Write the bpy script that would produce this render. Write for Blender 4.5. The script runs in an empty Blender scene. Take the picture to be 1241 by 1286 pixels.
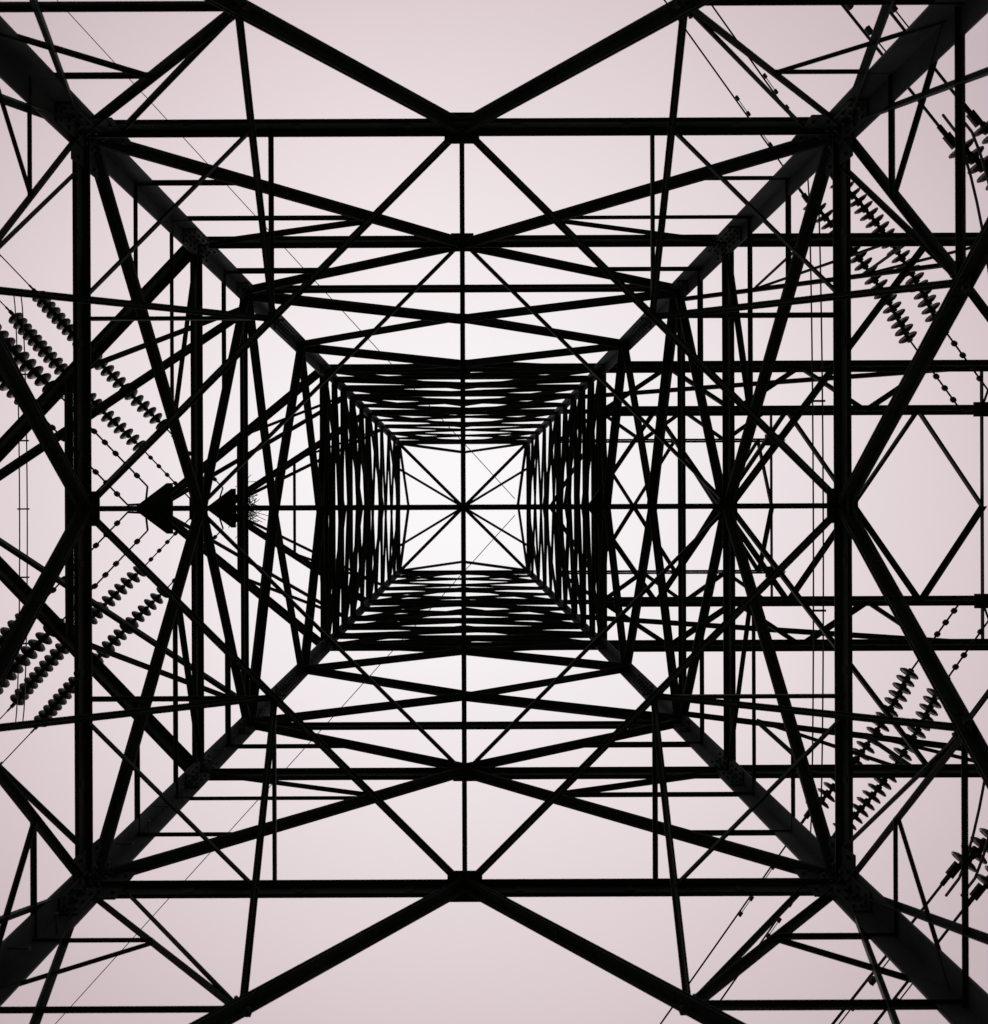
import bpy, math, random
from mathutils import Vector, Matrix
random.seed(4)
EYE=1.5
scene=bpy.context.scene
scene.view_settings.view_transform='Standard'
try: scene.view_settings.look='None'
except Exception: pass
scene.view_settings.exposure=0

# ---------------- materials ----------------
def mat_noise(name,c1,c2,rough=0.6,metal=0.0,scale=3.0,bump=0.0):
    m=bpy.data.materials.new(name); m.use_nodes=True
    nt=m.node_tree; b=nt.nodes['Principled BSDF']
    tc=nt.nodes.new('ShaderNodeTexCoord'); n=nt.nodes.new('ShaderNodeTexNoise')
    n.inputs['Scale'].default_value=scale; n.inputs['Detail'].default_value=8
    nt.links.new(tc.outputs['Object'],n.inputs['Vector'])
    r=nt.nodes.new('ShaderNodeValToRGB')
    r.color_ramp.elements[0].position=0.35; r.color_ramp.elements[1].position=0.68
    r.color_ramp.elements[0].color=(*c1,1); r.color_ramp.elements[1].color=(*c2,1)
    nt.links.new(n.outputs['Fac'],r.inputs['Fac']); nt.links.new(r.outputs['Color'],b.inputs['Base Color'])
    b.inputs['Roughness'].default_value=rough; b.inputs['Metallic'].default_value=metal
    b.inputs['Specular IOR Level'].default_value=0.15
    if bump>0:
        bp=nt.nodes.new('ShaderNodeBump'); bp.inputs['Strength'].default_value=bump
        nt.links.new(n.outputs['Fac'],bp.inputs['Height']); nt.links.new(bp.outputs['Normal'],b.inputs['Normal'])
    return m
LEG=mat_noise('painted_steel_leg',(0.022,0.029,0.029),(0.050,0.060,0.059),0.7,0.0,2.2,0.15)
STEEL=mat_noise('weathered_steel',(0.010,0.014,0.014),(0.028,0.034,0.033),0.8,0.0,2.2,0.15)
STEEL2=mat_noise('weathered_steel_upper',(0.012,0.016,0.016),(0.028,0.033,0.032),0.85,0.0,2.2)
CER=mat_noise('glazed_porcelain',(0.006,0.005,0.005),(0.016,0.013,0.012),0.5,0.0,6)
WIRE=mat_noise('aluminium_cable',(0.02,0.02,0.022),(0.04,0.04,0.042),0.6,0.0,8)
CONC=mat_noise('concrete',(0.22,0.21,0.20),(0.36,0.35,0.33),0.9,0,5,0.4)
GRASS=mat_noise('rough_grass',(0.030,0.040,0.016),(0.075,0.085,0.035),0.95,0,0.35,0.5)
TWIG=mat_noise('twigs',(0.03,0.02,0.012),(0.06,0.045,0.03),0.9,0,9)

class MB:
    def __init__(s): s.v=[]; s.f=[]; s.n=0
    def obj(s,name,mat,parent=None):
        me=bpy.data.meshes.new(name); me.from_pydata(s.v,[],s.f); me.update()
        me.materials.append(mat)
        o=bpy.data.objects.new(name,me); scene.collection.objects.link(o)
        if parent: o.parent=parent
        return o
    def prism(s,sec,p,q,a,b):
        i=len(s.v); k=len(sec)
        for P in (p,q):
            for (x,y) in sec:
                t=P+a*x+b*y; s.v.append((t.x,t.y,t.z+EYE))
        for j in range(k):
            s.f.append((i+j,i+(j+1)%k,i+k+(j+1)%k,i+k+j))
        s.f.append(tuple(range(i+k-1,i-1,-1))); s.f.append(tuple(range(i+k,i+2*k)))
    def L(s,p,q,size,n,flip=1,t=None,ext=0.0):
        size*=1.08
        p=Vector(p);q=Vector(q);u=(q-p).normalized(); n=Vector(n)
        n=(n-u*n.dot(u))
        if n.length<1e-4: n=Vector((1,0,0))-u*u.x
        n.normalize(); a=u.cross(n)*flip
        p=p-u*ext; q=q+u*ext
        s.n+=1; off=n*(((s.n*7)%11)-5)*0.0031
        t=t or max(0.007,size*0.1)
        h=size*0.5
        sec=[(-h,0),(h,0),(h,-t),(-h+t,-t),(-h+t,-size),(-h,-size)]
        s.prism(sec,p+off,q+off,a,n)
    def T(s,p,q,size,n,gap=0.03,**k):
        size*=1.05
        p=Vector(p);q=Vector(q);u=(q-p).normalized();nn=Vector(n);nn=(nn-u*nn.dot(u)).normalized();a=u.cross(nn)
        t=max(0.007,size*0.08); h=size*0.5
        s.n+=1; off=nn*(((s.n*7)%11)-5)*0.0031
        g=gap/2
        for sg in (1,-1):
            sec=[(sg*g,0),(sg*(g+h),0),(sg*(g+h),-t),(sg*(g+t),-t),(sg*(g+t),-h*1.5),(sg*g,-h*1.5)]
            s.prism(sec,p+off,q+off,a,nn)
        ln=(q-p).length; m=int(ln/1.1)
        for i in range(1,m+1):
            c=p.lerp(q,i/(m+1.0))+off-nn*(h*0.8)
            s.box(c,a,nn,u,g+t*1.6,h*0.5,h*0.45)
    def box(s,c,x,y,z,hx,hy,hz):
        c=Vector(c);x=Vector(x).normalized();y=Vector(y).normalized();z=Vector(z).normalized()
        s.prism([(-hx,-hy),(hx,-hy),(hx,hy),(-hx,hy)],c-z*hz,c+z*hz,x,y)
    def lathe(s,prof,p,u,seg=12):
        u=Vector(u).normalized(); a=u.orthogonal().normalized(); b=u.cross(a)
        i=len(s.v)
        for (r,h) in prof:
            for k in range(seg):
                an=2*math.pi*k/seg
                t=p+u*h+a*(r*math.cos(an))+b*(r*math.sin(an)); s.v.append((t.x,t.y,t.z+EYE))
        for j in range(len(prof)-1):
            for k in range(seg):
                s.f.append((i+j*seg+k,i+j*seg+(k+1)%seg,i+(j+1)*seg+(k+1)%seg,i+(j+1)*seg+k))
    def tube(s,pts,r,seg=6):
        i=len(s.v)
        for m,p in enumerate(pts):
            u=(pts[min(m+1,len(pts)-1)]-pts[max(m-1,0)]).normalized()
            a=u.cross(Vector((0.1,0.2,1))).normalized(); b=u.cross(a)
            for k in range(seg):
                an=2*math.pi*k/seg; t=p+a*(r*math.cos(an))+b*(r*math.sin(an)); s.v.append((t.x,t.y,t.z+EYE))
        for m in range(len(pts)-1):
            for k in range(seg):
                s.f.append((i+m*seg+k,i+m*seg+(k+1)%seg,i+(m+1)*seg+(k+1)%seg,i+(m+1)*seg+k))

# ---------------- tower geometry ----------------
def w(z): return 4.2-0.07*z
def F(k,a,z,out=0.0):
    x,y=a,-(w(z)+out)
    for _ in range(k): x,y=-y,x
    return Vector((x,y,z))
def N(k):
    x,y=0,-1
    for _ in range(k): x,y=-y,x
    return Vector((x,y,0))
ZA,ZB,ZC,ZD,ZE,ZT=7.0,9.53,11.2,15.9,20.7,26.1
UPV=Vector((0,0,1)); UP=UPV
tower=bpy.data.objects.new('transmission_tower',None); scene.collection.objects.link(tower)

legs=MB()
for sx in (-1,1):
    for sy in (-1,1):
        def c(z): return Vector((sx*w(z),sy*w(z),z))
        zs=[-EYE,ZA,ZD,ZT]; ss=[0.25,0.21,0.15]
        for i in range(3):
            p,q=c(zs[i]),c(zs[i+1]); u=(q-p).normalized()
            a=Vector((-sx,0,0)); a=(a-u*a.dot(u)).normalized(); b=Vector((0,-sy,0)); b=(b-u*b.dot(u)).normalized()
            S=ss[i]; t=0.024
            legs.prism([(0,0),(S,0),(S,t),(t,t),(t,S),(0,S)],p,q,a,b)
            legs.prism([(-0.012,-0.012),(-S*0.75,-0.012),(-S*0.75,-0.012-t),(-0.012-t,-0.012-t),(-0.012-t,-S*0.75),(-0.012,-S*0.75)],p,q,a,b)
        for z in (ZA-0.1,ZB-0.1,ZC,12.9,ZD):
            p=c(z-0.35);q=c(z+0.35)
            legs.prism([(0.03,0.03),(0.2,0.03),(0.2,0.045),(0.045,0.045),(0.045,0.2),(0.03,0.2)],p,q,Vector((-sx,0,0)),Vector((0,-sy,0)))
            for j in range(6):
                zz=z-0.3+j*0.12; pc=c(zz)
                for e in (0.09,0.16):
                    legs.lathe([(0,0.0),(0.018,0),(0.018,0.03),(0,0.03)],pc+Vector((-sx*e,-sy*0.045,0)),(0,-sy,0),6)
                    legs.lathe([(0,0.0),(0.018,0),(0.018,0.03),(0,0.03)],pc+Vector((-sx*0.045,-sy*e,0)),(-sx,0,0),6)
        # step bolts on one leg
        if sx==-1 and sy==1:
            z=1.5; j=0
            while z<ZT:
                pc=c(z); d=Vector((-sx,0,0)) if j%2 else Vector((0,-sy,0))
                legs.lathe([(0,0),(0.009,0),(0.009,0.16),(0.016,0.16),(0.016,0.175),(0,0.175)],pc+Vector((-sx*0.17,-sy*0.03,0)) if not j%2 else pc+Vector((-sx*0.03,-sy*0.17,0)),d,6)
                z+=0.4; j+=1
legs.obj('legs',LEG,tower)

br=MB()
def gusset(k,a,z,hx,hz):
    n=N(k); u=(F(k,a,z+0.1)-F(k,a,z)).normalized()
    lat=F(k,1,z)-F(k,0,z)
    br.box(F(k,a,z)-n*0.03,lat,u,n,hx,hz,0.006)
    for i in (-1,0,1):
        for j in (-1,1):
            br.lathe([(0,0),(0.016,0),(0.016,0.03),(0,0.03)],F(k,a+i*hx*0.7,z+j*hz*0.6)-n*0.04,-n,6)
def hplate(k,a,z,hx,hy,inset):
    n=N(k); lat=F(k,1,z)-F(k,0,z)
    br.box(F(k,a,z)-n*inset-UP*0.025,lat,n,UP,hx,hy,0.007)
    for i in (-1,-.33,.33,1):
        for j in (-1,1):
            br.lathe([(0,0),(0.015,0),(0.015,0.03),(0,0.03)],F(k,a,z)-n*(inset+j*hy*0.65)+lat*(i*hx*0.75)-UP*0.034,-UP,6)
for k in range(4):
    n=N(k)
    zl=3.35
    for s in (-1,1):
        br.T(F(k,0,ZA-0.03),F(k,s*w(zl),zl),0.13,n,gap=0.02)
        br.L(F(k,s*w(zl),zl),F(k,0,-0.6),0.09,n)
        def dg(z): return s*w(zl)*(ZA-z)/(ZA-zl)
        z1=5.44
        br.L(F(k,s*w(z1),z1),F(k,dg(z1),z1),0.045,n)
        C=F(k,s*w(ZA),ZA); N1=F(k,dg(z1),z1)
        br.L(C,N1,0.055,n)
        br.L(F(k,s*w(ZA)*0.90,ZA),N1,0.035,n)
        M=(C+N1)/2
        br.L(F(k,s*w(6.22),6.22),M,0.035,n)
        br.L(F(k,s*w(5.6),5.6),M,0.035,n)
        br.L(C,F(k,s*2.95,4.55),0.055,n)
        br.L(F(k,s*w(4.55),4.55),F(k,dg(4.55),4.55),0.05,n)
        gusset(k,dg(z1),z1,0.09,0.09)
        D1=Vector(F(k,s*w(ZA)/2,ZA)); D1=D1+n*(-(w(ZA)/2))
        br.T(N1,D1+Vector((0,0,0.02)),0.055,UP,gap=0.006)
        br.L(F(k,s*w(ZA)*0.5,ZA),D1,0.04,UP)
    br.T(F(k,-w(ZA),ZA),F(k,w(ZA),ZA),0.155,UP,gap=0.008)
    gusset(k,0,ZA,0.17,0.15); hplate(k,0,ZA,0.17,0.15,0.02)
    for s in (-1,1): gusset(k,s*(w(ZA)-0.2),ZA,0.2,0.22)
    br.T(F(k,0,ZA),F((k+1)%4,0,ZA),0.06,UP,gap=0.012)
    a=w(ZA)*0.55
    br.L(F(k,a,ZA),F((k+1)%4,-a,ZA),0.04,UP)
    for s in (-1,1):
        br.T(F(k,s*w(ZA),ZA+0.05),F(k,0,ZB-0.03),0.135,n,gap=0.015)
        def dg2(z): return s*w(ZA)*(ZB-z)/(ZB-ZA)
        for z in (7.95,8.83):
            br.L(F(k,s*w(z),z),F(k,dg2(z),z),0.042,n)
        br.L(F(k,s*w(ZB),ZB),F(k,dg2(8.83),8.83),0.055,n)
    br.T(F(k,-w(ZB),ZB),F(k,w(ZB),ZB),0.145,UP,gap=0.008)
    gusset(k,0,ZB,0.13,0.13); hplate(k,0,ZB,0.15,0.12,0.02)
    br.L(F(k,0,ZB),F((k+1)%4,0,ZB),0.05,UP)
    for s in (-1,1):
        br.T(F(k,0,ZB+0.03),F(k,s*w(ZC),ZC),0.13,n,gap=0.01)
        br.L(F(k,s*w(10.4),10.4),F(k,s*w(ZC)*0.5,10.4),0.06,n)
        br.L(F(k,s*w(ZC),ZC),F(k,0,12.4),0.13,n)
        br.L(F(k,0,12.4),F(k,s*w(14.0),14.0),0.12,n)
        br.L(F(k,s*w(14.0),14.0),F(k,0,15.3),0.14,n)
        br.L(F(k,0,15.3),F(k,s*w(ZD),ZD),0.11,n)
    br.T(F(k,-w(ZC),ZC),F(k,w(ZC),ZC),0.11,UP,gap=0.008)
    br.T(F(k,-w(ZD),ZD),F(k,w(ZD),ZD),0.17,UP,gap=0.008)
    gusset(k,0,ZD,0.16,0.16); gusset(k,0,15.3,0.12,0.1); hplate(k,0,ZD,0.17,0.14,0.02)
br.L((0,-w(ZA),ZA+0.05),(0,w(ZA),ZA+0.05),0.045,(0,0,1))
br.L((-w(ZA),0,ZA+0.08),(w(ZA),0,ZA+0.08),0.05,(0,0,1))
br.obj('lower_bracing',STEEL,tower)

up=MB()
zs=[ZD,16.75,17.6,18.55,19.6,ZE,21.7,22.8,23.9,25.0,ZT]
for i in range(len(zs)-1):
    z0,z1=zs[i],zs[i+1]
    for k in range(4):
        n=N(k); S=0.085 if i<5 else 0.065
        up.L(F(k,-w(z0),z0),F(k,w(z1),z1),S,n); up.L(F(k,w(z0),z0),F(k,-w(z1),z1),S,n,-1)
        if i in (4,9): up.T(F(k,-w(z1),z1),F(k,w(z1),z1),0.14,(0,0,1),gap=0.01)
        elif i in (0,1,2,6): up.L(F(k,-w(z1),z1),F(k,w(z1),z1),0.08,(0,0,1))
        if i in (0,2,3,5,8):
            z2=zs[min(i+2,len(zs)-1)]
            for s in (-1,1): up.L(F(k,s*w(z0)*0.98,z0),F(k,0,z2),0.08,n)
W=w(ZT)
up.L((-W,-W,ZT),(W,W,ZT),0.11,(0,0,1)); up.L((W,-W,ZT+0.1),(-W,W,ZT+0.1),0.11,(0,0,1))
up.L((-W,-W*0.6,ZT),(W,W*0.6,ZT+0.05),0.08,(0,0,1)); up.L((W,-W*0.6,ZT+0.1),(-W,W*0.6,ZT+0.15),0.08,(0,0,1))
for k in range(4):
    for s in (-1,1):
        up.L(F(k,s*W,ZT),F(k,0,ZT+1.6,-0.1),0.09,N(k))
up.obj('upper_bracing',STEEL2,tower)

# ---------------- cross-arms ----------------
arm=MB()
def point_arm(z,X,rise,S,ribs=(0.35,0.7)):
    tip=Vector((X,0,z)); W0=w(z)
    roots=[Vector((-W0,-W0,z)),Vector((-W0,W0,z))]
    zr=z+rise; tops=[Vector((-w(zr),-w(zr),zr)),Vector((-w(zr),w(zr),zr))]
    for r in roots: arm.T(r,tip,S,UPV,gap=0.01)
    for r in tops: arm.L(r,tip+UPV*0.12,S*0.45,UPV)
    f0=0
    for f in ribs:
        a,b=roots[0].lerp(tip,f),roots[1].lerp(tip,f)
        arm.L(a,b,S*0.35,UPV)
        for j in (0,1):
            arm.L(roots[j].lerp(tip,f),tops[j].lerp(tip,f0),S*0.35,(0,1,0))
        f0=f
    i0=len(arm.v)
    tri=[(-0.38,-0.05),(0.3,-0.56),(0.42,-0.56),(0.42,0.56),(0.3,0.56),(-0.38,0.05)]
    for dz in (-0.03,0.03):
        for (x,y) in tri: arm.v.append((X+x,y,z+dz+EYE-0.05))
    m=len(tri)
    arm.f.append(tuple(range(i0+m-1,i0-1,-1))); arm.f.append(tuple(range(i0+m,i0+2*m)))
    for j in range(m): arm.f.append((i0+j,i0+(j+1)%m,i0+m+(j+1)%m,i0+m+j))
point_arm(ZB,-6.9,2.3,0.2,(0.5,))
point_arm(ZD,-6.85,2.6,0.18,(0.5,))
point_arm(ZE,-6.98,2.6,0.18,(0.5,))

def rect_arm(z,X,yo,yi,rise,S,nodes,tie=True):
    W0=w(z)
    for s in (-1,1):
        arm.T(Vector((W0,s*yo,z)),Vector((X+0.4,s*yo,z)),S,UPV,gap=0.01)
        arm.T(Vector((W0,s*yi,z+0.03)),Vector((X+0.4,s*yi,z+0.03)),S*0.85,UPV,gap=0.01)
        zr=z+rise; wr=w(zr)
        if tie: arm.L(Vector((wr,s*wr,zr)),Vector((X,s*(yo),z+0.15)),S*0.45,UPV)
        x=W0; t=0; pts=[]
        while x<X+0.1:
            pts.append(Vector((x,s*(yo if t%2 else yi),z))); x+=nodes/2; t+=1
        for a,b in zip(pts,pts[1:]): arm.L(a,b,0.1,UPV)
        arm.box((X,s*yi,z-0.05),(1,0,0),(0,1,0),UPV,0.2,0.16,0.02)
    arm.L(Vector((X,-yo,z)),Vector((X,yo,z)),0.07,UPV)
    x=W0+nodes*0.4
    while x<X-0.2:
        for s in (-1,1):
            arm.L(Vector((x,s*yi,z)),Vector((min(x+nodes/2,X),0,z)),0.095,UPV)
            arm.L(Vector((x,s*yi,z)),Vector((x-nodes/2,0,z)),0.095,UPV)
        x+=nodes
rect_arm(ZD,11.5,3.09,2.12,3.0,0.24,2.92)
z=ZB; W0=w(z)
for s in (-1,1):
    arm.T(Vector((W0,s*W0,z)),Vector((9.0,s*W0,z)),0.16,UPV,gap=0.01)
    arm.L(Vector((w(ZC+0.6),s*w(ZC+0.6),ZC+0.6)),Vector((8.9,s*W0,z+0.1)),0.07,UPV)
    arm.L(Vector((W0,0,z)),Vector((6.2,s*W0,z)),0.07,UPV)
    arm.L(Vector((8.85,0,z)),Vector((6.2,s*W0,z)),0.07,UPV)
    for x in (4.6,6.0,7.4):
        za=z+ (ZC+0.6-z)*(8.9-x)/(8.9-w(ZC+.6)); ya=W0+(w(ZC+.6)-W0)*(8.9-x)/(8.9-w(ZC+.6))
        arm.L(Vector((x,s*W0,z)),Vector((x,s*ya,za)),0.045,(0,1,0))
        arm.L(Vector((x+1.2,s*W0,z)),Vector((x,s*ya,za)),0.04,(0,1,0))
    arm.box((8.85,s*2.3,z-0.05),(1,0,0),(0,1,0),UPV,0.16,0.14,0.02)
arm.L(Vector((8.85,-W0,z)),Vector((8.85,W0,z)),0.09,UPV)
rect_arm(ZE,8.9,w(ZE),1.9,2.6,0.12,2.4,False)
arm.obj('crossarms',STEEL2,tower)

fo=MB()
for sx in (-1,1):
    for sy in (-1,1):
        x=w(-EYE)*sx;y=w(-EYE)*sy
        fo.prism([(-.5,-.5),(.5,-.5),(.5,.5),(-.5,.5)],Vector((x,y,-EYE-0.4)),Vector((x,y,-EYE+0.25)),Vector((1,0,0)),Vector((0,1,0)))
fo.obj('footings',CONC,tower)

# ---------------- insulators, conductors ----------------
def disc_prof(R): return [(0.0,0.0),(0.055,0.0),(0.065,0.05),(R*0.72,0.065),(R*0.97,0.10),(R,0.125),(R*0.9,0.145),(R*0.75,0.13),(R*0.5,0.15),(0.04,0.14),(0.03,0.2),(0,0.2)]
def string(tip,d,chain,nd,gap,R,sp=0.2):
    d=Vector(d).normalized(); side=d.cross(UPV).normalized()
    ends=[]
    for s in (-1,1):
        mb=MB(); p=Vector(tip)+side*(gap/2*s)
        q=p+d*chain
        mb.tube([Vector(tip),p+d*0.25],0.025); mb.tube([p+d*0.25,q],0.02)
        nn=max(1,int(chain/0.36))
        for i in range(1,nn):
            c=p+d*(0.25+i*(chain-0.25)/nn)
            mb.lathe([(0,-0.08),(0.05,-0.05),(0.065,0),(0.05,0.05),(0,0.08)],c,d,8)
        prof=[(r,h*sp/0.2) for r,h in disc_prof(R)]
        for i in range(nd):
            sag=Vector((0,0,-0.0025*i*(nd-i)))
            j=Vector((random.uniform(-1,1),random.uniform(-1,1),random.uniform(-1,1)))*0.035
            mb.lathe(prof,q+d*(sp*i)+sag,d+j,16)
        e=q+d*(sp*nd)
        mb.tube([e,e+d*0.35],0.03)
        mb.box(e+d*0.1,d,side,UPV,0.1,0.05,0.02)
        mb.obj('insulator_string',CER)
        ends.append(e+d*0.35)
    return ends,d
def conductor(e,d,L=140,r=0.017,name='power_line'):
    mb=MB(); pts=[]
    for i in range(41):
        t=L*(i/40)**1.3
        pts.append(e+Vector((d.x,d.y,0))*t+Vector((0,0,-0.09*t+0.0007*t*t)))
    mb.tube(pts,r)
    if name=='power_line':
        for t in (1.3,2.1):
            c=e+Vector((d.x,d.y,0))*t+Vector((0,0,-0.09*t-0.07))
            h=Vector((d.x,d.y,-0.09)).normalized()
            mb.tube([c-h*0.2,c+h*0.2],0.008)
            for s in (-1,1): mb.lathe([(0,-0.06),(0.035,-0.05),(0.035,0.05),(0,0.06)],c+h*0.2*s,h,8)
    mb.obj(name,WIRE)
def jumper(a,b,bow,sag):
    mb=MB()
    def P(t):
        p=a.lerp(b,t); k=max(0,1-(2*t-1)**2)**0.7
        return p+Vector((bow*k,0,-sag*k))
    for o in (-0.1,0.1):
        mb.tube([P(i/30)+Vector((o,0,0)) for i in range(31)],0.016)
    for t in (0.2,0.35,0.5,0.65,0.8):
        mb.box(P(t),(1,0,0),(0,1,0),UPV,0.15,0.02,0.02)
    mb.obj('jumper_cable',WIRE)
def phase(tu,td,chain,nd,bow,sag,dx=0.68,dy=0.74,gap=0.6,R=0.18,sp=0.2):
    eu,d=string(tu,(-dx,-dy,-0.07),chain,nd,gap,R,sp); ed,d2=string(td,(-dx,dy,-0.07),chain,nd,gap,R,sp)
    for e in eu: conductor(e,d)
    for e in ed: conductor(e,d2)
    jumper((eu[0]+eu[1])/2,(ed[0]+ed[1])/2,bow,sag)
phase((-7.05,-0.1,ZD),(-7.05,0.1,ZD),2.9,17,1.6,1.4,R=0.2)
phase((-7.1,-0.1,ZB),(-7.1,0.1,ZB),1.2,17,1.5,1.4)
phase((-7.1,-0.1,ZE),(-7.1,0.1,ZE),2.6,23,1.0,1.4,R=0.22,gap=0.9,sp=0.22)
phase((11.5,-2.12,ZD),(11.5,2.12,ZD),2.2,20,-0.4,1.0,0.62,0.78,0.75,R=0.2,sp=0.19)
phase((8.85,-2.3,ZB),(8.85,2.3,ZB),0.45,19,0.1,0.9,R=0.16,sp=0.155,gap=0.42)
for s in (-1,1):
    conductor(Vector((1.9,0.3*s,ZT+0.3)),Vector((-0.68,0.74*s,0)),160,0.014,'earth_wire')

nb=MB()
for i in range(130):
    c=Vector((-6.35+random.gauss(0,0.14),random.gauss(0,0.28),ZE+0.06+abs(random.gauss(0,0.08))))
    a=random.uniform(0,6.28); d=Vector((math.cos(a),math.sin(a),random.uniform(-.3,.3)))*random.uniform(0.12,0.34)
    nb.tube([c-d,c+d*1.0],0.009,4)
nb.obj('bird_nest',TWIG)

me=bpy.data.meshes.new('ground'); R=3000
me.from_pydata([(-R,-R,0),(R,-R,0),(R,R,0),(-R,R,0)],[],[(0,1,2,3)]); me.materials.append(GRASS)
scene.collection.objects.link(bpy.data.objects.new('ground',me))

# ---------------- overcast sky ----------------
wd=bpy.data.worlds.new('World'); scene.world=wd; wd.use_nodes=True
nt=wd.node_tree; bg=nt.nodes['Background']
sky=nt.nodes.new('ShaderNodeTexSky'); sky.sky_type='NISHITA'; sky.sun_disc=False
sky.sun_elevation=math.radians(62); sky.sun_rotation=math.radians(200)
tc=nt.nodes.new('ShaderNodeTexCoord'); sep=nt.nodes.new('ShaderNodeSeparateXYZ')
nt.links.new(tc.outputs['Generated'],sep.inputs[0])
rp=nt.nodes.new('ShaderNodeValToRGB'); cr=rp.color_ramp
cr.elements[0].position=0.0; cr.elements[0].color=(0.38,0.30,0.325,1)
cr.elements[1].position=1.0; cr.elements[1].color=(0.97,0.945,0.95,1)
for p,c in ((0.72,(0.56,0.455,0.475,1)),(0.82,(0.71,0.60,0.62,1)),(0.91,(0.82,0.73,0.747,1)),(0.97,(0.91,0.865,0.875,1))):
    e=cr.elements.new(p); e.color=c
nz=nt.nodes.new('ShaderNodeTexNoise'); nz.inputs['Scale'].default_value=1.6; nz.inputs['Detail'].default_value=3
nt.links.new(tc.outputs['Generated'],nz.inputs['Vector'])
ma=nt.nodes.new('ShaderNodeMath'); ma.operation='MULTIPLY_ADD'; ma.inputs[1].default_value=0.06; ma.inputs[2].default_value=-0.03
nt.links.new(nz.outputs['Fac'],ma.inputs[0])
ad=nt.nodes.new('ShaderNodeMath'); ad.operation='ADD'; nt.links.new(sep.outputs['Z'],ad.inputs[0]); nt.links.new(ma.outputs[0],ad.inputs[1])
nt.links.new(ad.outputs[0],rp.inputs['Fac'])
sc=nt.nodes.new('ShaderNodeVectorMath'); sc.operation='SCALE'; sc.inputs['Scale'].default_value=10.0
nt.links.new(rp.outputs['Color'],sc.inputs[0])
mx=nt.nodes.new('ShaderNodeMixRGB'); mx.inputs['Fac'].default_value=0.96
nt.links.new(sky.outputs['Color'],mx.inputs[1]); nt.links.new(sc.outputs[0],mx.inputs[2])
nt.links.new(mx.outputs[0],bg.inputs['Color']); bg.inputs['Strength'].default_value=0.104
sl=bpy.data.lights.new('sun','SUN'); sl.energy=0.5; sl.angle=math.radians(15); sl.color=(1,0.96,0.92)
so=bpy.data.objects.new('sun',sl); so.rotation_euler=(math.radians(28),0,math.radians(200)); scene.collection.objects.link(so)

cd=bpy.data.cameras.new('camera'); co=bpy.data.objects.new('camera',cd); scene.collection.objects.link(co)
co.location=(0,0,EYE); co.rotation_euler=(math.pi,0,0.004)
cd.sensor_fit='VERTICAL'; cd.sensor_height=36; cd.sensor_width=36; cd.lens=900*36/1286
cd.shift_x=38.5/1286; cd.shift_y=-6/1286
cd.dof.use_dof=True; cd.dof.focus_distance=12.5; cd.dof.aperture_fstop=2.0
cd.clip_end=8000; cd.clip_start=0.05
scene.camera=co
